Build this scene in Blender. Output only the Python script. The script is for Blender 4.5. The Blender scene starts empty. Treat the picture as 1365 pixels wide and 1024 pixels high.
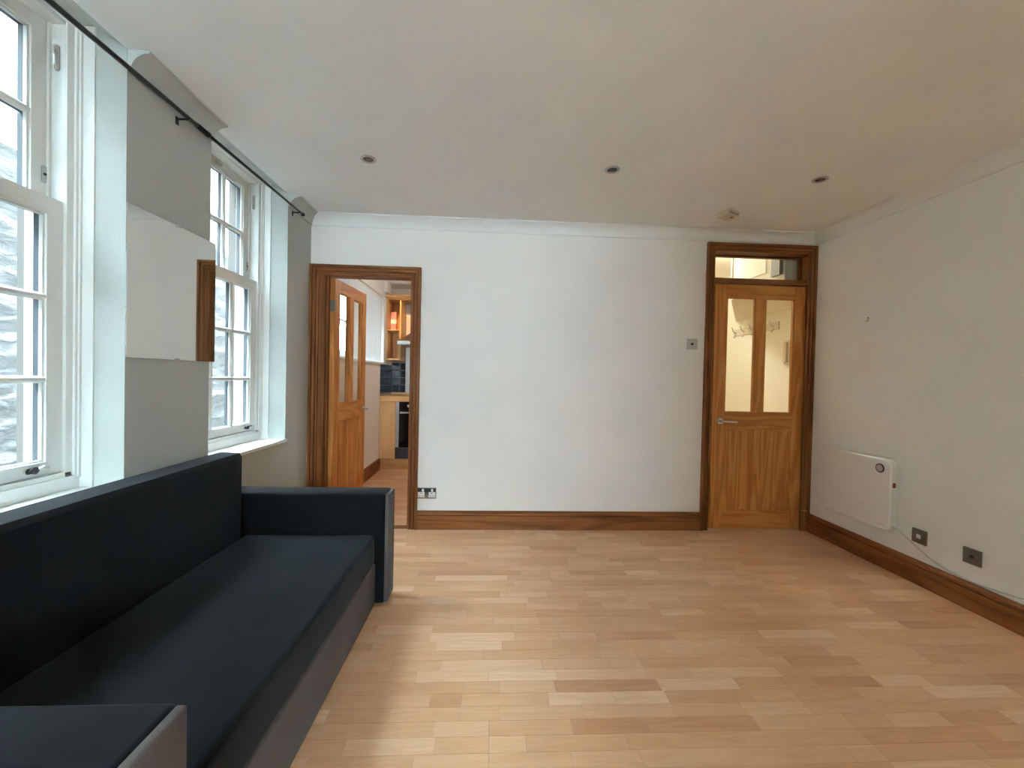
import bpy, bmesh, math, random
from mathutils import Vector, Matrix, noise

random.seed(11)
S = bpy.context.scene
COL = S.collection

# ------------------------------------------------------------------ camera
def rot_cam(yaw, pitch, roll):
    f = Vector((math.sin(yaw) * math.cos(pitch), math.cos(yaw) * math.cos(pitch), math.sin(pitch)))
    r = Vector((math.cos(yaw), -math.sin(yaw), 0))
    u = r.cross(f)
    r2 = r * math.cos(roll) + u * math.sin(roll)
    u2 = -r * math.sin(roll) + u * math.cos(roll)
    return Matrix((r2, u2, -f)).transposed()
cam_d = bpy.data.cameras.new('camera')
cam_d.sensor_fit = 'HORIZONTAL'
cam_d.sensor_width = 36.0
cam_d.lens = 547.3 / 1365 * 36.0
cam_d.clip_start = 0.05
cam = bpy.data.objects.new('camera', cam_d)
COL.objects.link(cam)
cam.matrix_world = Matrix.Translation((0, 0, 1.204)) @ rot_cam(0.05, -0.0149, 0.022).to_4x4()
S.camera = cam

# ------------------------------------------------------------------ sky, exposure
world = bpy.data.worlds.new('overcast_sky')
S.world = world
world.use_nodes = True
bg = world.node_tree.nodes['Background']
bg.inputs['Color'].default_value = (0.71, 0.92, 1.07, 1)
bg.inputs['Strength'].default_value = 36.0
S.view_settings.view_transform = 'Standard'
S.view_settings.look = 'None'
S.view_settings.exposure = 1.08
S.view_settings.gamma = 1.0
S.view_settings.use_curve_mapping = False
S.cycles.max_bounces = 14
S.cycles.diffuse_bounces = 9
S.cycles.glossy_bounces = 5
S.cycles.transparent_max_bounces = 16
S.cycles.sample_clamp_indirect = 12.0
S.cycles.caustics_reflective = False
S.cycles.caustics_refractive = False

# ------------------------------------------------------------------ room numbers
D = 3.247          # far wall
XL = -1.408        # left (window) wall
XR = 2.627         # right wall
H = 2.42
YB = -3.9         # wall behind the camera
WT = 0.12          # partition thickness
PI = math.pi

# ------------------------------------------------------------------ helpers
ORIG = {}
LOCAL = set()
def tag(o, label=None, cat=None, group=None, kind=None):
    if label: o['label'] = label
    if cat: o['category'] = cat
    if group: o['group'] = group
    if kind: o['kind'] = kind
    return o
def empty(name, loc, label, cat, group=None, kind=None, rz=0.0):
    o = bpy.data.objects.new(name, None)
    o.empty_display_size = 0.05
    COL.objects.link(o)
    o.location = loc
    o.rotation_euler = (0, 0, rz)
    ORIG[o.name] = Vector(loc)
    if rz: LOCAL.add(o.name)
    return tag(o, label, cat, group, kind)
def obj(name, bm, mat, parent=None, smooth=False, label=None, cat=None, group=None, kind=None):
    bmesh.ops.recalc_face_normals(bm, faces=bm.faces)
    vs = [v.co for v in bm.verts]
    lo = Vector([min(v[i] for v in vs) for i in range(3)]); hi = Vector([max(v[i] for v in vs) for i in range(3)])
    c = (lo + hi) / 2
    for v in bm.verts: v.co -= c
    me = bpy.data.meshes.new(name)
    bm.to_mesh(me); bm.free()
    me.materials.append(mat)
    if smooth:
        for p in me.polygons: p.use_smooth = True
    o = bpy.data.objects.new(name, me)
    COL.objects.link(o)
    if parent is not None:
        o.parent = parent
        if parent.name in LOCAL:
            po = ORIG.get('L' + parent.name, Vector((0, 0, 0)))
            o.location = c - po
            LOCAL.add(o.name); ORIG['L' + o.name] = c
        else:
            o.location = c - ORIG[parent.name]
    else:
        o.location = c
    ORIG[o.name] = c
    return tag(o, label, cat, group, kind)
def B(*boxes, bev=0.0, seg=2):
    bm = bmesh.new()
    for b in boxes: add_box(bm, *b)
    if bev: bmesh.ops.bevel(bm, geom=list(bm.edges), offset=bev, segments=seg, profile=0.5, affect='EDGES')
    return bm
def add_box(bm, x0, x1, y0, y1, z0, z1):
    x0, x1 = sorted((x0, x1)); y0, y1 = sorted((y0, y1)); z0, z1 = sorted((z0, z1))
    v = [bm.verts.new(p) for p in ((x0,y0,z0),(x1,y0,z0),(x1,y1,z0),(x0,y1,z0),(x0,y0,z1),(x1,y0,z1),(x1,y1,z1),(x0,y1,z1))]
    for f in ((0,3,2,1),(4,5,6,7),(0,1,5,4),(1,2,6,5),(2,3,7,6),(3,0,4,7)): bm.faces.new([v[i] for i in f])
def sweep(sections, closed_profile=True, caps=True, bm=None):
    """sections: list of equal-length 3D point rings"""
    bm = bm or bmesh.new()
    rings = [[bm.verts.new(p) for p in s] for s in sections]
    n = len(rings[0])
    for a, b in zip(rings, rings[1:]):
        for i in range(n if closed_profile else n - 1):
            j = (i + 1) % n
            bm.faces.new((a[i], a[j], b[j], b[i]))
    if caps:
        bm.faces.new(rings[0][::-1]); bm.faces.new(rings[-1])
    return bm
def prism(poly, axis, a, b, bm=None):
    """poly of 2D points extruded along axis from a to b"""
    def p(u, v, w):
        return {'x': (w, u, v), 'y': (u, w, v), 'z': (u, v, w)}[axis]
    return sweep([[p(u, v, a) for u, v in poly], [p(u, v, b) for u, v in poly]], bm=bm)
def tube(path, r, n=10, bm=None, radii=None):
    path = [Vector(p) for p in path]
    secs = []
    t0 = (path[1] - path[0]).normalized()
    ref = Vector((0, 0, 1)) if abs(t0.z) < 0.9 else Vector((1, 0, 0))
    nrm = t0.cross(ref).normalized()
    for i, p in enumerate(path):
        if i == 0: t = path[1] - path[0]
        elif i == len(path) - 1: t = path[-1] - path[-2]
        else: t = (path[i + 1] - path[i]).normalized() + (path[i] - path[i - 1]).normalized()
        t.normalize()
        nrm = (nrm - t * nrm.dot(t)).normalized()
        bn = t.cross(nrm)
        rr = radii[i] if radii else r
        secs.append([p + (nrm * math.cos(2 * PI * k / n) + bn * math.sin(2 * PI * k / n)) * rr for k in range(n)])
    return sweep(secs, bm=bm)
def lathe(profile, centre, axis='z', n=24, bm=None):
    """profile (r, h) list from one axis end to the other"""
    c = Vector(centre); secs = []
    for r, h in profile:
        ring = []
        for k in range(n):
            a = 2 * PI * k / n
            u, v = r * math.cos(a), r * math.sin(a)
            ring.append(c + {'z': Vector((u, v, h)), 'x': Vector((h, u, v)), 'y': Vector((u, h, v))}[axis])
        secs.append(ring)
    return sweep(secs, bm=bm)
def rounded_rect(w, h, r, n=6):
    pts = []
    for cx, cy, a0 in ((w/2-r, h/2-r, 0), (-w/2+r, h/2-r, 90), (-w/2+r, -h/2+r, 180), (w/2-r, -h/2+r, 270)):
        for k in range(n + 1):
            a = math.radians(a0 + 90 * k / n)
            pts.append((cx + r * math.cos(a), cy + r * math.sin(a)))
    return pts
def arc_path(c, r, a0, a1, n, plane='xz'):
    out = []
    for k in range(n + 1):
        a = math.radians(a0 + (a1 - a0) * k / n)
        d = {'xz': (r * math.cos(a), 0, r * math.sin(a)), 'yz': (0, r * math.cos(a), r * math.sin(a)), 'xy': (r * math.cos(a), r * math.sin(a), 0)}[plane]
        out.append((c[0] + d[0], c[1] + d[1], c[2] + d[2]))
    return out

# ------------------------------------------------------------------ materials
def srgb(r, g, b):
    f = lambda c: (c / 255 / 12.92) if c <= 10 else ((c / 255 + 0.055) / 1.055) ** 2.4
    return (f(r), f(g), f(b), 1)
def new_mat(name, col=(0.8, 0.8, 0.8, 1), rough=0.5, metal=0.0, spec=0.5, coat=0.0, sheen=0.0):
    m = bpy.data.materials.new(name); m.use_nodes = True
    b = m.node_tree.nodes['Principled BSDF']
    b.inputs['Base Color'].default_value = col
    b.inputs['Roughness'].default_value = rough
    b.inputs['Metallic'].default_value = metal
    b.inputs['Specular IOR Level'].default_value = spec
    b.inputs['Coat Weight'].default_value = coat
    b.inputs['Sheen Weight'].default_value = sheen
    return m, m.node_tree, b
def N(nt, kind, **kw):
    n = nt.nodes.new(kind)
    for k, v in kw.items():
        if k in n.inputs: n.inputs[k].default_value = v
        else: setattr(n, k, v)
    return n
def add_bump(nt, b, height, strength, dist):
    bp = N(nt, 'ShaderNodeBump'); bp.inputs['Strength'].default_value = strength; bp.inputs['Distance'].default_value = dist
    nt.links.new(height, bp.inputs['Height']); nt.links.new(bp.outputs['Normal'], b.inputs['Normal'])
def coords(nt, scale=(1, 1, 1), rand=True):
    tc = N(nt, 'ShaderNodeTexCoord'); mp = N(nt, 'ShaderNodeMapping')
    mp.inputs['Scale'].default_value = scale
    nt.links.new(tc.outputs['Object'], mp.inputs['Vector'])
    if rand:
        oi = N(nt, 'ShaderNodeObjectInfo'); cb = N(nt, 'ShaderNodeCombineXYZ')
        ml = N(nt, 'ShaderNodeMath', operation='MULTIPLY'); ml.inputs[1].default_value = 37.0
        nt.links.new(oi.outputs['Random'], ml.inputs[0])
        for k in range(3): nt.links.new(ml.outputs[0], cb.inputs[k])
        nt.links.new(cb.outputs[0], mp.inputs['Location'])
    return mp.outputs['Vector']
def ramp(nt, fac, stops):
    r = N(nt, 'ShaderNodeValToRGB')
    el = r.color_ramp.elements
    while len(el) < len(stops): el.new(0.5)
    for e, (p, c) in zip(el, stops): e.position = p; e.color = c
    nt.links.new(fac, r.inputs['Fac'])
    return r.outputs['Color']
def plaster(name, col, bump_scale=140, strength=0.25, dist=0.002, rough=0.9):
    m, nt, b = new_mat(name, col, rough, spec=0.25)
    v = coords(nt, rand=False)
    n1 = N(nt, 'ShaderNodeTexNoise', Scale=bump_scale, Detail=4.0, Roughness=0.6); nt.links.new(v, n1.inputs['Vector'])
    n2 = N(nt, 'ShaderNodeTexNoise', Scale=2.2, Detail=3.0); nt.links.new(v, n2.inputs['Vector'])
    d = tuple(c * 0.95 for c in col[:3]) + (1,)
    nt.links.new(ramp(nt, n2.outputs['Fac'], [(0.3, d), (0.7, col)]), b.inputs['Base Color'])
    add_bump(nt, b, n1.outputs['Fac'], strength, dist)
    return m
def wood(name, axis, dark, mid, light, freq=14.0, rough=0.5, coat=0.0):
    m, nt, b = new_mat(name, mid, rough, spec=0.25, coat=coat)
    b.inputs['Coat Roughness'].default_value = 0.3
    sc = {'x': (0.09, 1, 1), 'y': (1, 0.09, 1), 'z': (1, 1, 0.09)}[axis]
    v = coords(nt, sc)
    n = N(nt, 'ShaderNodeTexNoise', Scale=5.0, Detail=2.0, Distortion=0.6); nt.links.new(v, n.inputs['Vector'])
    mul = N(nt, 'ShaderNodeMath', operation='MULTIPLY'); mul.inputs[1].default_value = freq
    nt.links.new(n.outputs['Fac'], mul.inputs[0])
    fr = N(nt, 'ShaderNodeMath', operation='PINGPONG'); fr.inputs[1].default_value = 1.0
    nt.links.new(mul.outputs[0], fr.inputs[0])
    fine = N(nt, 'ShaderNodeTexNoise', Scale=90.0, Detail=3.0); nt.links.new(v, fine.inputs['Vector'])
    mx = N(nt, 'ShaderNodeMix'); mx.inputs[0].default_value = 0.5
    nt.links.new(fr.outputs[0], mx.inputs[2]); nt.links.new(fine.outputs['Fac'], mx.inputs[3])
    nt.links.new(ramp(nt, mx.outputs[0], [(0.12, dark), (0.45, mid), (0.8, light)]), b.inputs['Base Color'])
    add_bump(nt, b, fine.outputs['Fac'], 0.12, 0.0006)
    return m
M = {}
M['wall'] = plaster('white_wall_paint', (0.86, 0.825, 0.785, 1))
M['backwall'] = plaster('bounce_cutting_wall_paint', (0.10, 0.12, 0.11, 1))  # unseen back wall made dark to cut bounced light in the room
M['wall_left'] = plaster('shade_greyed_wall_paint', (0.48, 0.495, 0.46, 1), 160, 0.12, 0.001)  # white paint greyed, so the pier's shade sits in its colour
M['wall_rough'] = plaster('textured_white_wall', (0.865, 0.87, 0.845, 1), 85, 0.55, 0.004)
M['ceiling'] = plaster('ceiling_paint', (0.845, 0.865, 0.845, 1), 60, 0.1, 0.001)
M['cove'] = plaster('cove_plaster', (0.81, 0.82, 0.80, 1), 60, 0.05, 0.0005)
M['hallwall'] = plaster('cream_hall_paint', (0.84, 0.81, 0.70, 1), 100, 0.1, 0.001)
M['kitchenwall'] = plaster('kitchen_paint', (0.78, 0.74, 0.69, 1), 100, 0.1, 0.001)
PD, PM, PL = srgb(96, 54, 24), srgb(130, 78, 38), srgb(148, 94, 50)
for ax in 'xyz': M['pine_' + ax] = wood('varnished_pine_' + ax, ax, PD, PM, PL)
DD, DM, DL = srgb(166, 102, 48), srgb(192, 124, 60), srgb(210, 146, 80)
for ax in 'xyz': M['door_' + ax] = wood('door_pine_' + ax, ax, DD, DM, DL, freq=17.0)
M['oak_x'] = wood('oak_laminate_x', 'x', srgb(190, 140, 84), srgb(208, 160, 104), srgb(220, 178, 124), 8.0)
M['oak_z'] = wood('oak_laminate_z', 'z', srgb(190, 140, 84), srgb(208, 160, 104), srgb(220, 178, 124), 8.0)
M['whitegloss'], _, _ = new_mat('white_gloss_paint', (0.82, 0.83, 0.80, 1), 0.3)
M['sashouter'], _, _ = new_mat('outer_sash_paint', (0.05, 0.06, 0.07, 1), 0.5)
M['black_metal'], _, _ = new_mat('black_metal', (0.012, 0.012, 0.013, 1), 0.4, spec=0.5)
M['chrome'], _, _ = new_mat('chrome', (0.72, 0.71, 0.69, 1), 0.18, metal=1.0)
M['steel'], _nt, _b = new_mat('brushed_steel', (0.55, 0.54, 0.52, 1), 0.32, metal=1.0)
M['bronze'], _, _ = new_mat('bronzed_steel_plate', (0.20, 0.165, 0.14, 1), 0.42, metal=0.5)
M['plate_grey'], _, _ = new_mat('satin_grey_plate', (0.50, 0.47, 0.44, 1), 0.35, metal=0.3)
M['white_plastic'], _, _ = new_mat('white_plastic', (0.78, 0.77, 0.74, 1), 0.4)
M['cream_plastic'], _, _ = new_mat('aged_cream_plastic', (0.66, 0.59, 0.46, 1), 0.45)
M['cable'], _, _ = new_mat('grey_white_flex', (0.60, 0.59, 0.56, 1), 0.5)
M['heater'], _, _ = new_mat('heater_enamel', (0.80, 0.79, 0.77, 1), 0.35)
M['black_plastic'], _, _ = new_mat('black_plastic', (0.01, 0.01, 0.01, 1), 0.35)
M['grey_panel'], _, _ = new_mat('grey_panel', (0.30, 0.29, 0.25, 1), 0.6)
M['red_plastic'], _, _ = new_mat('red_switch', (0.30, 0.02, 0.02, 1), 0.4)
M['brass'], _, _ = new_mat('brass', (0.75, 0.52, 0.25, 1), 0.3, metal=1.0)
M['mirror'], _, _ = new_mat('mirror_glass', (0.86, 0.88, 0.86, 1), 0.02, metal=1.0)
M['oven_black'], _, _ = new_mat('oven_black_glass', (0.006, 0.006, 0.007, 1), 0.08)
M['slate'], _, _ = new_mat('dark_grey_panel', (0.035, 0.04, 0.05, 1), 0.4)
M['tile'], _, _ = new_mat('black_glazed_tile', (0.008, 0.009, 0.018, 1), 0.15, spec=0.3)
M['grout'], _, _ = new_mat('grey_grout', (0.32, 0.31, 0.30, 1), 0.9)
M['lamp_glass'], _, _ = new_mat('unlit_lamp_reflector', (0.25, 0.25, 0.25, 1), 0.25, metal=0.7)
M['carton'], _, _ = new_mat('pink_carton', (0.55, 0.25, 0.22, 1), 0.6)
M['subfloor'], _, _ = new_mat('dark_underlay', (0.10, 0.06, 0.035, 1), 0.9)
m, nt, b = new_mat('blind_fabric', (0.86, 0.87, 0.86, 1), 0.8); M['blind'] = m
tl = N(nt, 'ShaderNodeBsdfTranslucent'); tl.inputs['Color'].default_value = (0.85, 0.87, 0.88, 1)
mxs = N(nt, 'ShaderNodeMixShader'); mxs.inputs[0].default_value = 0.45
nt.links.new(b.outputs[0], mxs.inputs[1]); nt.links.new(tl.outputs[0], mxs.inputs[2])
nt.links.new(mxs.outputs[0], nt.nodes['Material Output'].inputs['Surface'])
# woven fabrics
def fabric(name, c1, c2, scale=420, sheen=0.25, rough=0.85):
    m, nt, b = new_mat(name, c1, rough, spec=0.22, sheen=sheen)
    b.inputs['Sheen Roughness'].default_value = 0.45
    b.inputs['Sheen Tint'].default_value = (0.8, 0.85, 0.9, 1)
    v = coords(nt, rand=False)
    w = N(nt, 'ShaderNodeTexNoise', Scale=scale, Detail=2.0); nt.links.new(v, w.inputs['Vector'])
    g = N(nt, 'ShaderNodeTexNoise', Scale=6.0, Detail=3.0); nt.links.new(v, g.inputs['Vector'])
    mx = N(nt, 'ShaderNodeMix'); mx.inputs[0].default_value = 0.4
    nt.links.new(w.outputs['Fac'], mx.inputs[2]); nt.links.new(g.outputs['Fac'], mx.inputs[3])
    nt.links.new(ramp(nt, mx.outputs[0], [(0.35, c1), (0.68, c2)]), b.inputs['Base Color'])
    add_bump(nt, b, w.outputs['Fac'], 0.3, 0.0008)
    return m
M['black_fabric'] = fabric('black_woven_fabric', (0.0018, 0.002, 0.0024, 1), (0.0042, 0.0048, 0.0056, 1), sheen=0.085)
M['grey_fabric'] = fabric('taupe_woven_fabric', (0.085, 0.072, 0.066, 1), (0.13, 0.112, 0.104, 1), sheen=0.1)
# thin clear glass: mirror-like share by Fresnel, the rest passes through
def thin_glass(name, tint=(0.97, 0.985, 0.98, 1), ior=1.5):
    m = bpy.data.materials.new(name); m.use_nodes = True
    nt = m.node_tree; nt.nodes.clear()
    out = N(nt, 'ShaderNodeOutputMaterial'); mix = N(nt, 'ShaderNodeMixShader')
    fr = N(nt, 'ShaderNodeFresnel')
    ge = N(nt, 'ShaderNodeNewGeometry')      # same share on the way in and on the way out of the pane
    mi_ = N(nt, 'ShaderNodeMix'); mi_.inputs[2].default_value = ior; mi_.inputs[3].default_value = 1.0 / ior
    nt.links.new(ge.outputs['Backfacing'], mi_.inputs[0]); nt.links.new(mi_.outputs[0], fr.inputs['IOR'])
    tr = N(nt, 'ShaderNodeBsdfTransparent'); tr.inputs['Color'].default_value = tint
    gl = N(nt, 'ShaderNodeBsdfGlossy'); gl.inputs['Roughness'].default_value = 0.01
    nt.links.new(fr.outputs[0], mix.inputs[0]); nt.links.new(tr.outputs[0], mix.inputs[1])
    nt.links.new(gl.outputs[0], mix.inputs[2]); nt.links.new(mix.outputs[0], out.inputs['Surface'])
    return m
M['glass'] = thin_glass('window_glass')
M['doorglass'] = thin_glass('door_glass', (0.95, 0.95, 0.93, 1))
# laminate floor: each strip has its own tint number stored on the mesh
m, nt, b = new_mat('beech_laminate', rough=0.36, spec=0.45); M['floor'] = m
at = N(nt, 'ShaderNodeAttribute', attribute_name='tint')
sep = N(nt, 'ShaderNodeSeparateColor'); nt.links.new(at.outputs['Color'], sep.inputs[0])
tc = N(nt, 'ShaderNodeNewGeometry')
off = N(nt, 'ShaderNodeVectorMath', operation='MULTIPLY_ADD')
off.inputs[1].default_value = (1, 1, 1)
sc3 = N(nt, 'ShaderNodeVectorMath', operation='SCALE'); sc3.inputs['Scale'].default_value = 50.0
nt.links.new(at.outputs['Color'], sc3.inputs[0]); nt.links.new(tc.outputs['Position'], off.inputs[0]); nt.links.new(sc3.outputs[0], off.inputs[2])
mp = N(nt, 'ShaderNodeMapping'); mp.inputs['Scale'].default_value = (1.3, 14, 1); nt.links.new(off.outputs[0], mp.inputs['Vector'])
g1 = N(nt, 'ShaderNodeTexNoise', Scale=1.6, Detail=2.0, Distortion=1.2); nt.links.new(mp.outputs[0], g1.inputs['Vector'])
g2 = N(nt, 'ShaderNodeTexNoise', Scale=14.0, Detail=4.0); nt.links.new(mp.outputs[0], g2.inputs['Vector'])
mul = N(nt, 'ShaderNodeMath', operation='MULTIPLY'); mul.inputs[1].default_value = 7.0; nt.links.new(g1.outputs['Fac'], mul.inputs[0])
pp = N(nt, 'ShaderNodeMath', operation='PINGPONG'); pp.inputs[1].default_value = 1.0; nt.links.new(mul.outputs[0], pp.inputs[0])
mx = N(nt, 'ShaderNodeMix'); mx.inputs[0].default_value = 0.5; nt.links.new(pp.outputs[0], mx.inputs[2]); nt.links.new(g2.outputs['Fac'], mx.inputs[3])
ad = N(nt, 'ShaderNodeMath', operation='MULTIPLY_ADD'); ad.inputs[1].default_value = 0.34
nt.links.new(mx.outputs[0], ad.inputs[0])
m2 = N(nt, 'ShaderNodeMath', operation='MULTIPLY'); m2.inputs[1].default_value = 0.66; nt.links.new(sep.outputs[0], m2.inputs[0]); nt.links.new(m2.outputs[0], ad.inputs[2])
FLOOR_STOPS = [(0.0, srgb(198, 142, 102)), (0.35, srgb(214, 163, 121)), (0.7, srgb(226, 181, 141)), (1.0, srgb(240, 206, 174))]
nt.links.new(ramp(nt, ad.outputs[0], FLOOR_STOPS), b.inputs['Base Color'])
add_bump(nt, b, g2.outputs['Fac'], 0.05, 0.0004)
# rough painted stone outside, pale brick beyond
m, nt, b = new_mat('painted_rough_stone', (0.60, 0.63, 0.66, 1), 0.9, spec=0.2); M['stone'] = m
v = coords(nt, (1, 0.4, 1), False)
n1 = N(nt, 'ShaderNodeTexNoise', Scale=15.0, Detail=6.0, Distortion=0.8); nt.links.new(v, n1.inputs['Vector'])
nt.links.new(ramp(nt, n1.outputs['Fac'], [(0.3, (0.42, 0.45, 0.49, 1)), (0.55, (0.60, 0.63, 0.66, 1))]), b.inputs['Base Color'])
add_bump(nt, b, n1.outputs['Fac'], 0.9, 0.05)
m, nt, b = new_mat('pale_brick', (0.5, 0.47, 0.44, 1), 0.9, spec=0.2); M['brick'] = m
tcb = N(nt, 'ShaderNodeTexCoord'); sx = N(nt, 'ShaderNodeSeparateXYZ'); cx = N(nt, 'ShaderNodeCombineXYZ')
nt.links.new(tcb.outputs['Object'], sx.inputs[0]); nt.links.new(sx.outputs[1], cx.inputs[0]); nt.links.new(sx.outputs[2], cx.inputs[1])
bk = N(nt, 'ShaderNodeTexBrick', Scale=4.5); nt.links.new(cx.outputs[0], bk.inputs['Vector'])
bk.inputs['Color1'].default_value = (0.50, 0.46, 0.42, 1); bk.inputs['Color2'].default_value = (0.40, 0.37, 0.34, 1); bk.inputs['Mortar'].default_value = (0.58, 0.57, 0.55, 1)
nt.links.new(bk.outputs['Color'], b.inputs['Base Color'])
M['facade'], _, _ = new_mat('light_cutting_dark_brick', (0.13, 0.115, 0.10, 1), 0.9, spec=0.2)  # brick kept dark to limit light bounced onto the courtyard wall
M['paving'], _, _ = new_mat('grey_paving', (0.12, 0.12, 0.12, 1), 0.9, spec=0.2)
M['pale_render'], _, _ = new_mat('pale_render', (0.68, 0.70, 0.72, 1), 0.8, spec=0.2)
M['dark_glass'], _, _ = new_mat('far_window_glass', (0.18, 0.22, 0.25, 1), 0.1)

# ------------------------------------------------------------------ structure: left wall with window bays
WINDOWS = [(2.12, 2.888), (0.882, 1.65), (-0.356, 0.412)]     # far, near, behind the camera
SILL = 0.752
bm = bmesh.new()
XO = -1.72
edges = [D + WT]
for a, b_ in WINDOWS: edges += [b_, a]
edges.append(YB - WT)
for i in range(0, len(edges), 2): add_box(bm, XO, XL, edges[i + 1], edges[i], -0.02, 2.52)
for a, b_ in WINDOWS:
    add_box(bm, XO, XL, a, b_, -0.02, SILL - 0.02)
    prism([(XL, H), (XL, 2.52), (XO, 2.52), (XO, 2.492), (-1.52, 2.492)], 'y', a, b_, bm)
wl = obj('wall_left', bm, M['wall_left'], label='white plaster window wall, shade put into its grey paint, on the left behind the black sofa', cat='wall', kind='structure')
# masonry around the windows, and unseen tall storeys added to dim the courtyard wall
bm = bmesh.new()
XF = -1.80
for i in range(0, len(edges), 2): add_box(bm, XF, XO, edges[i + 1], edges[i], -3.0, 2.5)
for a, b_ in WINDOWS: add_box(bm, XF, XO, a, b_, -3.0, SILL - 0.02)
add_box(bm, XF, XO, 3.367, 3.75, -3.0, 2.5); add_box(bm, XF, XO, 3.75, 5.42, -3.0, 1.34); add_box(bm, XF, XO, 5.42, 7.0, -3.0, 2.5)
add_box(bm, XF, XO, -22.0, YB - WT, -3.0, 2.5); add_box(bm, XF, XO, 7.0, 30.0, -3.0, 2.5)
add_box(bm, XF, XO, -22.0, 30.0, 2.52, 16.0)
obj('wall_facade', bm, M['facade'], label='dark brick outer face around the windows, with added sky-blocking storeys above', cat='wall', kind='structure')

# far wall with two door openings
KX0, KX1, KZ = -1.312, -0.622, 1.985      # kitchen opening (rough)
HX0, HX1, HZ = 1.762, 2.600, 2.285        # hall opening (rough)
bm = B((XL, KX0, D, D + WT, 0, H), (KX1, HX0, D, D + WT, 0, H), (HX1, XR + 0.9, D, D + WT, 0, 2.8),
       (KX0, KX1, D, D + WT, KZ, H), (HX0, HX1, D, D + WT, HZ, H))
obj('wall_far', bm, M['wall'], label='white far wall with the two pine doorways', cat='wall', kind='structure')
obj('wall_right', B((XR, XR + WT, YB, D, 0, H)), M['wall_rough'], label='textured white right wall with the panel heater', cat='wall', kind='structure')
BWX0, BWX1, BWZ0, BWZ1 = -0.30, 0.80, 1.00, 2.25      # unseen window added to light the far wall
obj('wall_back', B((XL, BWX0, YB - WT, YB, 0, H), (BWX1, XR, YB - WT, YB, 0, H), (BWX0, BWX1, YB - WT, YB, 0, BWZ0), (BWX0, BWX1, YB - WT, YB, BWZ1, H)), M['backwall'], label='unseen wall behind the viewer, darkened to cut bounced light', cat='wall', kind='structure')
obj('ceiling', B((XL, XR + WT, YB - WT, D + WT, H, H + 0.12)), M['ceiling'], label='plain white ceiling with recessed downlights', cat='ceiling', kind='structure')

# ---- coving
C = 0.08
def cove_profile(n=8):
    pts = [(0, 0), (0, -C), (0.006, -C)]
    for k in range(n + 1):
        a = math.radians(180 - 90 * k / n)
        pts.append((C + (C - 0.010) * math.cos(a), -C + (C - 0.010) * math.sin(a)))
    pts += [(C, -0.010 + 0.0), (C, 0)]
    out = []
    for p in pts:
        if not out or (abs(p[0] - out[-1][0]) + abs(p[1] - out[-1][1])) > 1e-6: out.append(p)
    return out
CP = cove_profile()
e = 0.0
obj('trim_1', sweep([[(XL + 0, D - u, H + v) for u, v in CP], [(XR, D - u, H + v) for u, v in CP]]), M['cove'],
    label='white cove moulding along the top of the far wall', cat='coving', kind='structure')
obj('trim_2', sweep([[(XR - u, YB, H + v) for u, v in CP], [(XR - u, D, H + v) for u, v in CP]]), M['cove'],
    label='white cove moulding along the top of the right wall', cat='coving', kind='structure')
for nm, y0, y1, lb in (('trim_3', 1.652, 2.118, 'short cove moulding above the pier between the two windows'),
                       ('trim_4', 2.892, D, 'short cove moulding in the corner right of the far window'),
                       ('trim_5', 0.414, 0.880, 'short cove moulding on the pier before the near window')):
    obj(nm, sweep([[(XL + u, y0, H + v) for u, v in CP], [(XL + u, y1, H + v) for u, v in CP]]), M['wall_left'], label=lb, cat='coving', kind='structure')  # these coves share the shade-greyed paint of the window wall

# ---- skirting
SK = [(0, 0), (0.020, 0), (0.020, 0.108), (0.008, 0.111), (0.008, 0.117), (0.021, 0.119), (0.020, 0.130), (0.012, 0.139), (0.006, 0.146), (0, 0.146)]
obj('baseboard_far', sweep([[(-0.565, D - u, v) for u, v in SK], [(1.712, D - u, v) for u, v in SK]]), M['pine_x'],
    label='varnished pine skirting board between the two doorways', cat='skirting', kind='structure')
obj('baseboard_right', sweep([[(XR - u, YB, v) for u, v in SK], [(XR - u, D - 0.028, v) for u, v in SK]]), M['pine_y'],
    label='varnished pine skirting board along the right wall', cat='skirting', kind='structure')
obj('baseboard_left', sweep([[(XL + u, YB, v) for u, v in SK], [(XL + u, D - 0.028, v) for u, v in SK]]), M['pine_y'],
    label='varnished pine skirting board under the windows behind the sofa', cat='skirting', kind='structure')

# ------------------------------------------------------------------ floor: base slab and laminate strips
floor = obj('floor', B((XL, XR, YB, D + 0.06, -0.06, -0.009)), M['subfloor'], label='beech-effect laminate strip floor', cat='floor', kind='structure')
ROW, BOARD = 0.0623, 1.29
def strip_layout(x0, x1, y0, y1, seed):
    rnd = random.Random(seed); out = []
    row = 0; y = y1
    while y > y0 + 1e-4:
        if row % 3 == 0: shift = rnd.uniform(0, BOARD)
        ya, yb = max(y - ROW, y0), y
        bx = x0 - shift
        while bx < x1:
            cuts = [bx]
            p = bx + (rnd.uniform(0.12, 0.36))
            while p < bx + BOARD - 0.1:
                cuts.append(p); p += rnd.uniform(0.20, 0.44)
            cuts.append(bx + BOARD)
            for a, b_ in zip(cuts, cuts[1:]):
                a2, b2 = max(a, x0), min(b_, x1)
                if b2 - a2 > 0.012: out.append((a2, b2, ya, yb))
            bx += BOARD
        y -= ROW; row += 1
    return out
def strip_bm(bm, lay, s, rnd):
    x0, x1, y0, y1 = s; g = 0.0004; h = rnd.uniform(-0.00025, 0.0)
    n0 = len(bm.faces)
    add_box(bm, x0 + g, x1 - g, y0 + g, y1 - g, -0.009, h)
    t = min(1, max(0, rnd.gauss(0.55, 0.23)))
    col = (t, rnd.random(), rnd.random(), 1)
    bm.faces.ensure_lookup_table()
    for f in bm.faces[n0:]:
        for l in f.loops: l[lay] = col
layout = strip_layout(XL, XR, YB, D + 0.045, 5)
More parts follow.
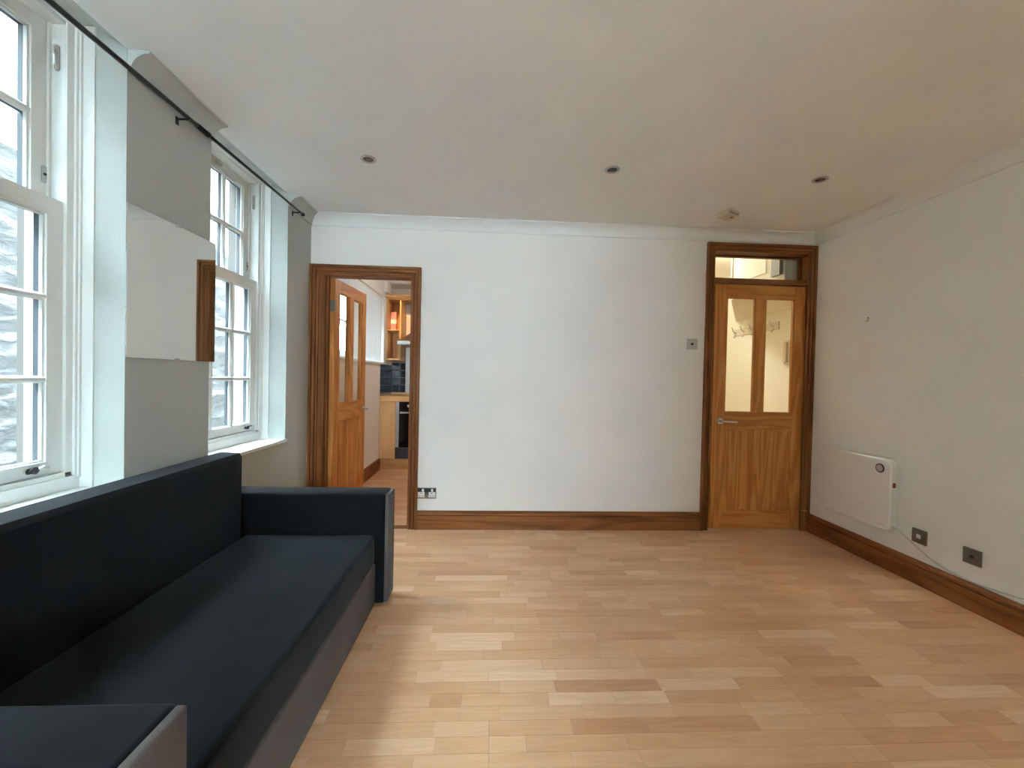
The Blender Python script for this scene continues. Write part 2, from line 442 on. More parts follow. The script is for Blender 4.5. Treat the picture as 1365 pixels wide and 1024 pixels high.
def in_view(s):
    cx_, cy_ = (s[0] + s[1]) / 2, (s[2] + s[3]) / 2
    if cy_ < 1.20 or cx_ < -0.62: return False
    if abs(cx_) > cy_ * 1.32 + 0.1: return False
    if cy_ > 3.13 and cx_ < 1.7 and cx_ > -0.6 and cy_ > D: return False
    return True
vis = [s for s in layout if in_view(s)]
vis.sort(key=lambda s: -(s[1] - s[0]) * (s[3] - s[2]) / max(0.4, (s[2] + s[3]) / 2) ** 3)
near, rest = vis[:298], vis[298:] + [s for s in layout if not in_view(s)]
rf = random.Random(8)
for s in near:
    bm = bmesh.new(); lay = bm.loops.layers.float_color.new('tint')
    strip_bm(bm, lay, s, rf)
    obj('plank', bm, M['floor'], floor)
bm = bmesh.new(); lay = bm.loops.layers.float_color.new('tint')
for s in rest: strip_bm(bm, lay, s, rf)
obj('planks', bm, M['floor'], floor, kind='stuff')

# ------------------------------------------------------------------ windows
def sash(win, name, xf, y0, y1, z0, z1, stile, top, bot, cols, rows, bar=0.026, depth=0.046):
    """one sliding sash: joined rails and stiles in two skins, bars and panes as sub-parts"""
    gi = xf - 0.020                       # glass plane
    iy0, iy1, iz0, iz1 = y0 + stile, y1 - stile, z0 + bot, z1 - top
    bm = B((gi, xf, y0, iy0, z0, z1), (gi, xf, iy1, y1, z0, z1), (gi, xf, iy0, iy1, z0, iz0), (gi, xf, iy0, iy1, iz1, z1))
    # little quarter bead round the glass
    q = 0.007
    for a in ((gi, gi + 0.012, iy0, iy0 + q, iz0, iz1), (gi, gi + 0.012, iy1 - q, iy1, iz0, iz1), (gi, gi + 0.012, iy0 + q, iy1 - q, iz0, iz0 + q), (gi, gi + 0.012, iy0 + q, iy1 - q, iz1 - q, iz1)):
        add_box(bm, *a)
    s = obj(name, bm, M['whitegloss'], win)
    go = gi - 0.006
    xo = xf - depth
    bm = B((xo, go, y0, iy0, z0, z1), (xo, go, iy1, y1, z0, z1), (xo, go, iy0, iy1, z0, iz0), (xo, go, iy0, iy1, iz1, z1))
    w = (iy1 - iy0); hgt = iz1 - iz0
    ys = [iy0 + w * k / cols for k in range(cols + 1)]; zs = [iz0 + hgt * k / rows for k in range(rows + 1)]
    for y in ys[1:-1]: add_box(bm, xo + 0.006, go, y - bar * 0.4, y + bar * 0.4, iz0, iz1)
    for z in zs[1:-1]: add_box(bm, xo + 0.006, go, iy0, iy1, z - bar * 0.4, z + bar * 0.4)
    obj('outer_frame', bm, M['sashouter'], s)
    for y in ys[1:-1]:
        obj('glazing_bar', prism([(gi, y - bar/2), (gi, y + bar/2), (gi + 0.010, y + bar/2), (xf - 0.002, y + 0.005), (xf - 0.002, y - 0.005), (gi + 0.010, y - bar/2)], 'z', iz0, iz1), M['whitegloss'], s)
    for z in zs[1:-1]:
        for ya, yb in zip(ys, ys[1:]):
            obj('glazing_bar', prism_x_bar(gi, xf, z, bar, ya, yb), M['whitegloss'], s)
    for ya, yb in zip(ys, ys[1:]):
        for za, zb in zip(zs, zs[1:]):
            obj('pane', B((go + 0.001, gi - 0.001, ya, yb, za, zb)), M['glass'], s)
    return s
def prism_x_bar(gi, xf, z, bar, ya, yb):
    return prism([(gi, z - bar/2), (gi + 0.010, z - bar/2), (xf - 0.002, z - 0.005), (xf - 0.002, z + 0.005), (gi + 0.010, z + bar/2), (gi, z + bar/2)], 'y', ya, yb)

def sash_window(idx, y0, y1, label, detail=True):
    win = empty('window_%d' % idx, (-1.6, (y0 + y1) / 2, SILL), label, 'window', 'white sliding sash windows along the left wall', kind='structure')
    g = M['whitegloss']
    j = 0.051                                                # jamb width
    # box frame: jambs, head, cill, parting beads
    for s, (ya, yb, be) in enumerate(((y0, y0 + j, y0), (y1 - j, y1, y1))):
        inner = yb if s == 0 else ya
        obj('jamb', B((XO, -1.580, ya, yb, 0.815, 2.458)), g, win)
        sg = 1 if s == 0 else -1
        obj('staff_bead', B((-1.580, -1.566, be, inner - sg * 0.026, 0.79, 2.492), (-1.580, -1.560, be, inner - sg * 0.036, 0.79, 2.492), (-1.580, -1.574, be, inner, 0.815, 2.47), bev=0.002), g, win)
        obj('parting_bead', B((-1.636, -1.627, inner, inner + sg * 0.009, 1.78, 2.458)), g, win)
        obj('lining_board', B((-1.566, -1.520, be, be + sg * 0.006, SILL, 2.492)), g, win)
    obj('head', B((XO, -1.580, y0, y1, 2.458, 2.492), (-1.580, -1.560, y0, y1, 2.470, 2.492)), g, win)
    obj('cill', B((XO, -1.566, y0, y1, 0.732, 0.800), (XO, -1.574, y0 + j, y1 - j, 0.800, 0.818)), g, win)
    obj('window_sill', B((-1.566, XL + 0.016, y0 - 0.0, y1 + 0.0, 0.732, SILL), bev=0.003), g, win)
    up = sash(win, 'upper_sash', -1.637, y0 + j, y1 - j, 1.772, 2.456, 0.058, 0.052, 0.045, 3, 2)
    lo = sash(win, 'lower_sash', -1.584, y0 + j, y1 - j, 0.822, 1.812, 0.056, 0.062, 0.046, 3, 3)
    # furniture
    bm = bmesh.new()
    poly = rounded_rect(0.017, 0.092, 0.008)
    yj = y1 - j
    prism([(-1.607 + u, 2.335 + v) for u, v in poly], 'y', yj - 0.004, yj, bm)
    plate = obj('cord_plate', bm, M['steel'], win)
    bm = tube([(-1.607, yj - 0.003, 2.352), (-1.603, yj - 0.012, 2.350), (-1.601, yj - 0.016, 2.335), (-1.601, yj - 0.015, 2.300), (-1.603, yj - 0.010, 2.288)], 0.0042, 8)
    obj('lever', bm, M['chrome'], plate)
    ys_ = y1 - j - 0.016
    obj('stop_plate', prism([(ys_ + u, 1.905 + v) for u, v in rounded_rect(0.018, 0.062, 0.0085)], 'x', -1.637, -1.634), M['steel'], up)
    obj('stop_screw', lathe([(0.001, 0.002), (0.005, 0.002), (0.005, -0.002), (0.001, -0.002)], (-1.633, ys_, 1.905), 'x', 10), M['black_metal'], up)
    yk = y1 - j - 0.105
    lk = obj('sash_lock', prism([(yk + u, 0.846 + v) for u, v in rounded_rect(0.046, 0.020, 0.009)], 'x', -1.584, -1.576), M['chrome'], lo)
    obj('lock_knob', lathe([(0.004, 0.0), (0.012, 0.002), (0.013, 0.010), (0.008, 0.015), (0.002, 0.016)], (-1.577, yk, 0.847), 'x', 14), M['black_metal'], lo)
    obj('lock_lever', tube([(-1.568, yk + 0.006, 0.848), (-1.566, yk + 0.025, 0.856), (-1.568, yk + 0.040, 0.853)], 0.005, 8, radii=[0.004, 0.005, 0.007]), M['chrome'], lo)
    ym = (y0 + y1) / 2 + 0.02
    obj('top_catch', prism([(ym + u, 2.431 + v) for u, v in rounded_rect(0.050, 0.018, 0.008)], 'x', -1.637, -1.628), M['chrome'], up)
    return win
sash_window(1, *WINDOWS[0], 'white sash window right of the mirror, nearest the pine doorway')
sash_window(2, *WINDOWS[1], 'white sash window left of the mirror, at the left edge of the view')
sash_window(3, *WINDOWS[2], 'white sash window behind the viewer, beside the near end of the sofa')

bw = empty('window_5', (0.35, YB - 0.06, BWZ0), 'unseen two-light window added behind the viewer to light the far wall', 'window', kind='structure')  # added fill source, out of view
ya, yb = YB - 0.09, YB - 0.04
obj('frame', B((BWX0, BWX0 + 0.05, ya, yb, BWZ0, BWZ1), (BWX1 - 0.05, BWX1, ya, yb, BWZ0, BWZ1), (BWX0 + 0.05, BWX1 - 0.05, ya, yb, BWZ0, BWZ0 + 0.06), (BWX0 + 0.05, BWX1 - 0.05, ya, yb, BWZ1 - 0.05, BWZ1)), M['whitegloss'], bw)
for x in (0.25,): obj('mullion', B((x - 0.025, x + 0.025, ya, yb, BWZ0 + 0.06, BWZ1 - 0.05)), M['whitegloss'], bw)
for a, b_ in ((BWX0 + 0.05, 0.225), (0.275, BWX1 - 0.05)): obj('pane', B((a, b_, ya + 0.02, ya + 0.026, BWZ0 + 0.06, BWZ1 - 0.05)), M['glass'], bw)

# ------------------------------------------------------------------ door frames and doors
ARP = [(0, 0), (0, 0.012), (0.004, 0.016), (0.015, 0.017), (0.018, 0.007), (0.022, 0.007), (0.026, 0.016), (0.032, 0.020), (0.043, 0.021), (0.046, 0.008), (0.051, 0.008), (0.053, 0.026), (0.070, 0.026)]
def architrave(par, xl, xr, zt, w, side=-1, yw=D, room=None):
    P_ = [(u * w / 0.070, p) for u, p in ARP] + [(w, 0)]
    Yp = lambda p: yw + side * p
    a = [(xl - u, Yp(p), 0.0) for u, p in P_]; b_ = [(xl - u, Yp(p), zt + u) for u, p in P_]
    c = [(xr + u, Yp(p), zt + u) for u, p in P_]; d = [(xr + u, Yp(p), 0.0) for u, p in P_]
    obj('architrave', sweep([a, b_]), M['pine_z'], par)
    obj('architrave', sweep([b_, c]), M['pine_x'], par)
    obj('architrave', sweep([c, d]), M['pine_z'], par)

def door_leaf(root, w, zt, stl, str_, mul, gz0, gz1, top, lock, bot, th=0.040, front=0.0):
    """parts in root-local coordinates: u along x, thickness along +y, z up"""
    y0, y1 = front, front + th
    z0 = 0.006
    midz = gz0 - lock
    obj('stile', B((0, stl, y0, y1, z0, zt), bev=0.0015, seg=1), M['door_z'], root)
    obj('stile', B((w - str_, w, y0, y1, z0, zt), bev=0.0015, seg=1), M['door_z'], root)
    obj('top_rail', B((stl, w - str_, y0, y1, gz1, zt)), M['door_x'], root)
    obj('lock_rail', B((stl, w - str_, y0, y1, midz, gz0)), M['door_x'], root)
    obj('bottom_rail', B((stl, w - str_, y0, y1, z0, bot)), M['door_x'], root)
    gw = (w - stl - str_ - mul) / 2
    mx0 = stl + gw
    obj('muntin', B((mx0, mx0 + mul, y0, y1, gz0, gz1)), M['door_z'], root)
    obj('muntin', B((mx0, mx0 + mul, y0, y1, bot, midz)), M['door_z'], root)
    for a, b_ in ((stl, mx0), (mx0 + mul, w - str_)):
        p = obj('glass_pane', B((a, b_, y0 + 0.018, y0 + 0.022, gz0, gz1)), M['doorglass'], root)
        q = 0.007
        bead = B((a, a + q, y0 + 0.008, y1 - 0.008, gz0, gz1), (b_ - q, b_, y0 + 0.008, y1 - 0.008, gz0, gz1), (a + q, b_ - q, y0 + 0.008, y1 - 0.008, gz0, gz0 + q), (a + q, b_ - q, y0 + 0.008, y1 - 0.008, gz1 - q, gz1))
        obj('glazing_bead', bead, M['door_z'], p)
        bm = bmesh.new()
        add_box(bm, a, b_, y0 + 0.013, y1 - 0.013, bot, midz)
        add_box(bm, a + 0.03, b_ - 0.03, y0 + 0.009, y1 - 0.009, bot + 0.03, midz - 0.03)
        pn = obj('panel', bm, M['door_z'], root)
        r = 0.009
        obj('panel_moulding', B((a, a + r, y0 + 0.006, y1 - 0.006, bot, midz), (b_ - r, b_, y0 + 0.006, y1 - 0.006, bot, midz), (a + r, b_ - r, y0 + 0.006, y1 - 0.006, bot, bot + r), (a + r, b_ - r, y0 + 0.006, y1 - 0.006, midz - r, midz)), M['door_z'], pn)
def lever_handle(root, u, y, z, d, sgn, length=0.105):
    """rose on the face y, lever pointing along u by d; sgn is the outward y direction"""
    h = obj('door_handle', lathe([(0.002, 0), (0.026, 0), (0.026, sgn * 0.007), (0.020, sgn * 0.010), (0.002, sgn * 0.010)], (u, y, z), 'y', 20), M['chrome'], root, smooth=False)
    obj('lever', tube([(u, y + sgn * 0.008, z), (u, y + sgn * 0.040, z), (u + d * 0.012, y + sgn * 0.050, z), (u + d * 0.05, y + sgn * 0.052, z - 0.001), (u + d * length, y + sgn * 0.050, z - 0.003)], 0.009, 12), M['chrome'], h)

# kitchen doorway
f1 = empty('trim_6', (-0.967, D, 0), 'moulded pine architrave and lining of the open kitchen doorway', 'door frame', kind='structure')
architrave(f1, -1.337, -0.632, 1.974, 0.070)
architrave(f1, -1.300, -0.632, 1.974, 0.070, side=1, yw=D + WT)
obj('lining', B((KX0 - 0.0, -1.292, D - 0.008, D + WT + 0.004, 0, 1.969)), M['pine_z'], f1)
obj('lining', B((-0.637, KX1, D - 0.008, D + WT + 0.004, 0, 1.969)), M['pine_z'], f1)
obj('lining', B((KX0, KX1, D - 0.008, D + WT + 0.004, 1.969, KZ)), M['pine_x'], f1)
obj('lining', B((-1.337, -1.292, D - 0.009, D + 0.006, 0, 1.974)), M['pine_z'], f1)
obj('door_stop', B((-1.292, -1.282, D + 0.030, D + 0.062, 0, 1.969)), M['pine_z'], f1)
obj('door_stop', B((-0.647, -0.637, D + 0.030, D + 0.062, 0, 1.969)), M['pine_z'], f1)
obj('threshold_strip', prism([(D + 0.00, 0.0), (D + 0.065, 0.0), (D + 0.055, 0.007), (D + 0.010, 0.007)], 'x', -1.29, -0.64), M['pine_x'], f1)
kd = empty('door_1', (-1.284, D + 0.068, 0), 'pine door with two tall glass panes standing open into the kitchen', 'door', 'half-glazed pine doors', kind='structure', rz=math.radians(86.0))
door_leaf(kd, 0.655, 1.962, 0.095, 0.088, 0.076, 0.962, 1.865, 0.1, 0.138, 0.165, front=-0.040)
lever_handle(kd, 0.600, -0.040, 0.885, -1, -1)
lever_handle(kd, 0.600, 0.0, 0.885, -1, 1)
for z in (0.25, 1.74):
    obj('hinge', B((-0.010, 0.004, -0.042, -0.004, z - 0.045, z + 0.045)), M['bronze'], kd)

# hall doorway with the light above
f2 = empty('trim_7', (2.18, D, 0), 'moulded pine frame with transom light around the hall door', 'door frame', kind='structure')
architrave(f2, 1.780, 2.560, 2.262, 0.067)
obj('lining', B((HX0, 1.782, D - 0.006, D + WT + 0.004, 0, 2.262)), M['pine_z'], f2)
obj('lining', B((2.578, HX1, D - 0.006, D + WT + 0.004, 0, 2.262)), M['pine_z'], f2)
obj('lining', B((HX0, HX1, D - 0.006, D + WT + 0.004, 2.262, HZ)), M['pine_x'], f2)
obj('transom_bar', B((1.782, 2.578, D - 0.004, D + WT, 2.008, 2.052), bev=0.003), M['pine_x'], f2)
obj('door_stop', B((1.782, 1.793, D + 0.062, D + 0.09, 0, 2.008)), M['pine_z'], f2)
obj('door_stop', B((2.566, 2.578, D + 0.062, D + 0.09, 0, 2.008)), M['pine_z'], f2)
obj('transom_stop', B((1.782, 1.792, D + 0.085, D + WT, 2.052, 2.262), (2.566, 2.578, D + 0.085, D + WT, 2.052, 2.262), (1.792, 2.566, D + 0.085, D + WT, 2.250, 2.262)), M['pine_x'], f2)
obj('transom_pane', B((1.786, 2.574, D + 0.080, D + 0.084, 2.052, 2.262)), M['doorglass'], f2)
hd = empty('door_2', (1.803, D + 0.016, 0), 'closed pine door with two tall glass panes and transom above, by the right wall', 'door', 'half-glazed pine doors', kind='structure', rz=1e-6)
door_leaf(hd, 0.768, 2.004, 0.106, 0.094, 0.084, 0.962, 1.900, 0.1, 0.140, 0.150)
lever_handle(hd, 0.066, 0.0, 0.888, 1, -1, 0.115)
obj('lock_plate', B((-0.003, 0.0005, 0.006, 0.030, 0.84, 0.94)), M['black_metal'], hd)

# ------------------------------------------------------------------ kitchen beyond the left doorway
KB = 5.87
KXR = 1.0
KY0, KY1 = 3.75, 5.42      # kitchen window recess
KS = 1.365
bm = B((XO, XL, D + WT, KY0, 0, H), (XO, XL, KY1, KB, 0, H), (XO, XL, KY0, KY1, 0, KS - 0.02), (XO, XL, KY0, KY1, 2.215, H))
obj('wall_kitchen_left', bm, M['kitchenwall'], label='kitchen wall with the high window, seen through the open doorway', cat='wall', kind='structure')
kwb = obj('wall_kitchen_back', B((XL, KXR, KB, KB + 0.1, 0, H)), M['kitchenwall'], label='kitchen end wall behind the units, with black tiles', cat='wall', kind='structure')
obj('wall_kitchen_right', B((KXR, KXR + 0.08, D + WT, KB, 0, H)), M['kitchenwall'], label='right kitchen wall hidden behind the far wall', cat='wall', kind='structure')
obj('ceiling_kitchen', B((XO, KXR, D + WT, KB + 0.1, H, H + 0.1)), M['ceiling'], label='kitchen ceiling beyond the open doorway', cat='ceiling', kind='structure')
kf = obj('floor_kitchen', B((XL, KXR, D + 0.06, KB, -0.06, -0.009)), M['subfloor'], label='laminate strip floor of the kitchen beyond the doorway', cat='floor', kind='structure')
bm = bmesh.new(); lay = bm.loops.layers.float_color.new('tint')
for s in strip_layout(XL, KXR, D + 0.046, KB, 9): strip_bm(bm, lay, s, rf)
obj('planks', bm, M['floor'], kf, kind='stuff')
obj('baseboard_kitchen', sweep([[(XL + u, D + WT, v) for u, v in SK], [(XL + u, 5.27, v) for u, v in SK]]), M['pine_y'],
    label='pine skirting board low on the kitchen window wall', cat='skirting', kind='structure')
# kitchen window
kw = empty('window_4', (-1.6, 4.5, KS), 'white kitchen window seen through the panes of the open door', 'window', kind='structure')
g = M['whitegloss']
obj('window_sill', B((-1.62, XL + 0.035, KY0 - 0.03, KY1 + 0.03, KS - 0.022, KS), bev=0.003), g, kw)
obj('head', B((XO, -1.60, KY0, KY1, 2.165, 2.215)), g, kw)
for a in (KY0, 4.28, 4.85, KY1 - 0.05): obj('mullion', B((XO + 0.02, -1.60, a, a + 0.05, KS, 2.165)), g, kw)
obj('cill', B((XO, -1.60, KY0, KY1, KS - 0.02, KS + 0.05)), g, kw)
for a, b_ in ((KY0 + 0.05, 4.28), (4.33, 4.85), (4.90, KY1 - 0.05)):
    sash(kw, 'casement', -1.625, a, b_, KS + 0.05, 2.165, 0.045, 0.045, 0.05, 1, 2)
# vertical blind
vb = empty('vertical_blind', (-1.46, 4.9, KS + 0.02), 'white vertical slat blind hanging over the kitchen window', 'blind')
obj('headrail', B((-1.475, -1.44, 4.22, KY1 - 0.01, 2.185, 2.212)), g, vb)
y = 4.27
while y < KY1 - 0.05:
    a = math.radians(62)
    dx, dy = 0.044 * math.sin(a) * 0.5, 0.044 * math.cos(a)
    c = Vector((-1.455, y, 0))
    pts = [(-dx, -dy * 1.9), (-dx * 0.3 + 0.004, -dy * 0.6), (dx * 0.3 + 0.004, dy * 0.6), (dx, dy * 1.9)]
    poly = [(c.x + p[0], c.y + p[1]) for p in pts] + [(c.x + p[0] - 0.0012, c.y + p[1] + 0.0006) for p in pts[::-1]]
    obj('slat', prism(poly, 'z', KS + 0.012, 2.187), M['blind'], vb)
    y += 0.078
obj('control_chain', tube([(-1.425, 5.18, 2.19), (-1.42, 5.18, 1.75), (-1.42, 5.19, 1.50), (-1.42, 5.22, 1.45), (-1.42, 5.25, 1.50), (-1.42, 5.26, 1.75), (-1.425, 5.26, 2.19)], 0.003, 6), M['white_plastic'], vb)
# pipe boxing above the shelf unit
obj('trim_8', B((XL, XL + 0.03, 5.40, 5.62, 2.285, H)), M['wall'], label='white boxed pipe above the kitchen shelf unit', cat='boxing', kind='structure')
# base unit, worktop, oven
bu = empty('base_cabinet', (-1.31, 5.55, 0), 'beech-effect kitchen base cabinet beside the black oven', 'cabinet')
obj('carcass', B((XL + 0.012, -1.205, 5.285, KB - 0.012, 0.142, 0.872)), M['oak_z'], bu)
obj('door', B((XL + 0.004, -1.208, 5.262, 5.284, 0.145, 0.868), bev=0.002, seg=1), M['oak_z'], bu)
obj('plinth', B((XL + 0.002, -0.50, 5.32, 5.336, 0.0, 0.142)), M['oak_x'], bu)
ov = empty('built_in_oven', (-0.9, 5.55, 0.142), 'black glass built-in oven under the kitchen worktop', 'oven')
obj('side_trim', B((-1.204, -1.165, 5.275, 5.30, 0.29, 0.868)), M['steel'], ov)
obj('body', B((-1.165, -0.61, 5.285, KB, 0.29, 0.868)), M['black_plastic'], ov)
dr = obj('oven_door', B((-1.162, -0.612, 5.262, 5.284, 0.292, 0.765), bev=0.003), M['oven_black'], ov)
obj('handle', tube([(-1.135, 5.262, 0.735), (-1.135, 5.225, 0.735), (-0.64, 5.225, 0.735), (-0.64, 5.262, 0.735)], 0.013, 10), M['steel'], dr)
cp = obj('control_panel', B((-1.162, -0.612, 5.262, 5.284, 0.768, 0.868), bev=0.002), M['oven_black'], ov)
for x in (-1.04, -0.9, -0.76):
    obj('knob', lathe([(0.002, -0.022), (0.017, -0.022), (0.020, 0)], (x, 5.262, 0.82), 'y', 14), M['steel'], cp)
obj('lower_panel', B((-1.204, -0.612, 5.265, KB, 0.145, 0.286)), M['slate'], ov)
wt = empty('worktop', (-1.0, 5.56, 0.872), 'light wooden kitchen worktop over the oven', 'worktop')
obj('board', B((XL + 0.001, 0.3, 5.25, KB, 0.873, 0.938), bev=0.006), M['oak_x'], wt)
obj('upstand', B((XL + 0.001, 0.3, KB - 0.028, KB - 0.012, 0.9385, 0.962)), M['oak_x'], wt)
# black tiles, each a piece of the wall they are fixed to
TS, G = 0.098, 0.104
shared = {}
def tile_obj(x0, x1, y0, y1, z0, z1, parent):
    o = obj('tile', B((x0, x1, y0, y1, z0, z1), bev=0.0015, seg=1), M['tile'], parent)
tk = obj('tile_bed_end', B((XL, -0.7, KB - 0.006, KB, 0.94, 1.40)), M['grout'], kwb)
for r in range(4):
    for c_ in range(6):
        x0 = XL + 0.012 + c_ * G; z0 = 0.968 + r * G
        tile_obj(x0, x0 + TS, KB - 0.011, KB - 0.006, z0, z0 + TS, kwb)
kwl = bpy.data.objects['wall_kitchen_left']
obj('tile_bed_side', B((XL, XL + 0.005, 5.26, KB - 0.011, 0.94, KS - 0.022)), M['grout'], kwl)
for r in range(4):
    for c_ in range(6):
        y1 = KB - 0.014 - c_ * G; z0 = 0.968 + r * G
        tile_obj(XL + 0.005, XL + 0.010, max(y1 - TS, 5.262), y1, z0, min(z0 + TS, KS - 0.022), kwl)
obj('splashback', B((-1.212, -0.62, KB - 0.018, KB - 0.0115, 0.963, 1.62)), M['steel'], label='brushed steel splashback behind the hob', cat='splashback')
# open shelf unit
su = empty('shelf_unit', (-1.2, 5.68, 1.405), 'open beech shelf unit on the kitchen end wall, lit orange', 'shelf')
OZ, OX = M['oak_z'], M['oak_x']
YF = 5.52
obj('side_panel', B((XL + 0.002, XL + 0.02, YF, KB - 0.012, 1.425, 2.205)), OZ, su)
obj('divider', B((-1.232, -1.214, YF, KB - 0.012, 1.425, 2.205)), OZ, su)
obj('bottom_board', B((XL + 0.002, -1.214, YF - 0.02, KB - 0.012, 1.405, 1.425)), OX, su)
obj('shelf', B((XL + 0.02, -1.232, YF + 0.005, KB - 0.022, 1.798, 1.812)), OX, su)
obj('back_panel', B((XL + 0.02, -1.232, KB - 0.022, KB - 0.012, 1.425, 2.205)), OZ, su)

sl = obj('shelf_spotlight', lathe([(0.002, 0), (0.030, 0), (0.033, -0.004), (0.026, -0.006), (0.002, -0.006)], (-1.322, 5.60, 2.204), 'z', 18), M['chrome'], su)
cs = empty('cornice_shelf', (-0.95, 5.68, 2.206), 'long beech cornice board across the top of the kitchen shelf', 'shelf board')
obj('top_board', B((XL + 0.002, -0.5, YF, KB - 0.012, 2.206, 2.222)), OX, cs)
obj('cornice', prism([(YF - 0.06, 2.262), (YF - 0.06, 2.246), (YF - 0.03, 2.222), (KB - 0.012, 2.222), (KB - 0.012, 2.262)], 'x', XL + 0.002, -0.5), OX, cs)
fb = empty('food_carton', (-1.335, 5.64, 1.8125), 'tall pink food carton on the upper kitchen shelf', 'carton')
obj('box', B((-1.372, -1.298, 5.615, 5.66, 1.8125, 2.055)), M['carton'], fb)
obj('label_band', B((-1.3725, -1.2975, 5.6145, 5.6605, 1.90, 1.955)), M['white_plastic'], fb)
hood = empty('cooker_hood', (-0.92, 5.6, 1.6), 'stainless steel chimney cooker hood above the hob', 'cooker hood')
obj('canopy', sweep([[(-1.210, 5.30, 1.602), (-0.585, 5.30, 1.602), (-0.585, KB - 0.019, 1.602), (-1.210, KB - 0.019, 1.602)],
                     [(-1.210, 5.30, 1.645), (-0.585, 5.30, 1.645), (-0.585, KB - 0.019, 1.645), (-1.210, KB - 0.019, 1.645)],
                     [(-1.02, 5.62, 1.83), (-0.82, 5.62, 1.83), (-0.82, KB - 0.019, 1.83), (-1.02, KB - 0.019, 1.83)]]), M['steel'], hood)
obj('chimney', B((-1.02, -0.82, 5.62, KB - 0.019, 1.831, 2.20)), M['steel'], hood)
# lamps that are lit in the kitchen
def spot(name, loc, power, col, size=1.9, blend=0.6, radius=0.02):
    l = bpy.data.lights.new(name, 'SPOT'); l.energy = power; l.color = col; l.spot_size = size; l.spot_blend = blend; l.shadow_soft_size = radius
    o = bpy.data.objects.new(name, l); COL.objects.link(o); o.location = loc
    return o
ks = empty('kitchen_spotlight', (-1.15, 5.0, H), 'small warm ceiling spotlight aimed at the kitchen shelves', 'lamp')
obj('ring', lathe([(0.002, 0), (0.040, 0), (0.040, -0.006), (0.002, -0.006)], (-1.15, 5.0, H), 'z', 20), M['chrome'], ks)
so_ = spot('shelf_spot', (-1.15, 5.0, H - 0.02), 22.0, (1.0, 0.50, 0.16), size=0.62, blend=0.3, radius=0.012)
so_.rotation_euler = (Vector((-1.15, 5.0, H - 0.02)) - Vector((-1.16, 5.85, 1.75))).to_track_quat('Z', 'Y').to_euler()
kl = empty('kitchen_ceiling_light', (-0.3, 4.6, H), 'round ceiling lamp lighting the kitchen', 'lamp')
obj('base', lathe([(0.002, 0), (0.10, 0), (0.10, -0.02), (0.002, -0.02)], (-0.3, 4.6, H)), M['white_plastic'], kl)
pl = bpy.data.lights.new('kitchen_bulb', 'POINT'); pl.energy = 8; pl.color = (1.0, 0.93, 0.87); pl.shadow_soft_size = 0.07
po = bpy.data.objects.new('kitchen_bulb', pl); COL.objects.link(po); po.location = (-0.3, 4.6, H - 0.12)

# ------------------------------------------------------------------ hall beyond the right door
HW, HYF, HH = 3.40, 6.1, 2.75
obj('wall_hall_right', B((HW, HW + 0.1, D + WT, HYF, 0, HH)), M['hallwall'], label='cream hall wall with the coat rack, seen through the door panes', cat='wall', kind='structure')
obj('wall_hall_back', B((KXR + 0.08, HW, HYF, HYF + 0.1, 0, HH)), M['hallwall'], label='cream end wall of the hall behind the glazed door', cat='wall', kind='structure')
obj('wall_hall_left', B((KXR + 0.08, KXR + 0.14, D + WT, HYF, 0, HH)), M['hallwall'], label='cream left wall of the hall, out of sight', cat='wall', kind='structure')
obj('ceiling_hall', B((KXR + 0.08, HW, D + WT, HYF, HH, HH + 0.1)), M['hallwall'], label='hall ceiling above the transom light', cat='ceiling', kind='structure')
obj('wall_hall_front', B((XR + WT, HW + 0.1, D, D + WT, 0, HH), (KXR + 0.08, HW, D + 0.02, D + WT, H + 0.12, HH)), M['hallwall'], label='cream wall piece beside the hall door on its hall side', cat='wall', kind='structure')
obj('floor_hall', B((KXR + 0.08, HW, D + 0.06, HYF, -0.06, -0.0005)), M['oak_x'], label='wooden hall floor behind the glazed door', cat='floor', kind='structure')
obj('trim_9', prism([(3.40, 5.60), (2.46, 4.15), (2.46, 3.372), (3.40, 3.372)], 'z', 2.06, HH), M['hallwall'], label='angled cream bulkhead hanging under the hall ceiling', cat='bulkhead', kind='structure')
obj('trim_10', B((2.452, 2.460, 3.60, 4.10, 2.205, 2.212), (2.450, 2.460, 4.13, 4.145, 2.10, 2.70), (2.45, 2.46, 3.605, 3.615, 2.20, HH)), M['cream_plastic'], label='thin cream joint strips on the hall bulkhead', cat='trim', kind='structure')
obj('grey_box', B((2.425, 2.459, 3.39, 3.50, 2.135, 2.300), bev=0.003), M['grey_panel'], label='square grey metal box showing at the right of the transom light', cat='box')
cr = empty('coat_rack', (HW, 5.16, 1.84), 'cream coat rack with double hooks on the hall wall', 'coat rack')
obj('rail', B((HW - 0.018, HW - 0.0005, 4.72, 5.62, 1.852, 1.945), bev=0.003), M['cream_plastic'], cr)
for k in range(5):
    y = 4.80 + k * 0.19
    hk = obj('hook', tube([(HW - 0.018, y, 1.90), (HW - 0.04, y, 1.897), (HW - 0.062, y, 1.915), (HW - 0.072, y, 1.955), (HW - 0.088, y, 1.966)], 0.006, 8), M['steel'], cr)
    obj('lower_prong', tube([(HW - 0.018, y, 1.88), (HW - 0.026, y, 1.845), (HW - 0.042, y, 1.825), (HW - 0.056, y, 1.84)], 0.005, 8), M['steel'], hk)
ic = empty('entry_phone', (HW, 4.55, 1.43), 'cream entry phone on the hall wall behind the right glass pane', 'entry phone')
obj('body', B((HW - 0.03, HW - 0.0005, 4.51, 4.60, 1.43, 1.70), bev=0.004), M['cream_plastic'], ic)
obj('handset', B((HW - 0.055, HW - 0.0305, 4.53, 4.58, 1.45, 1.68), bev=0.008), M['cream_plastic'], ic)
hl = empty('hall_ceiling_light', (2.22, 4.62, HH), 'ceiling lamp lighting the hall', 'lamp')
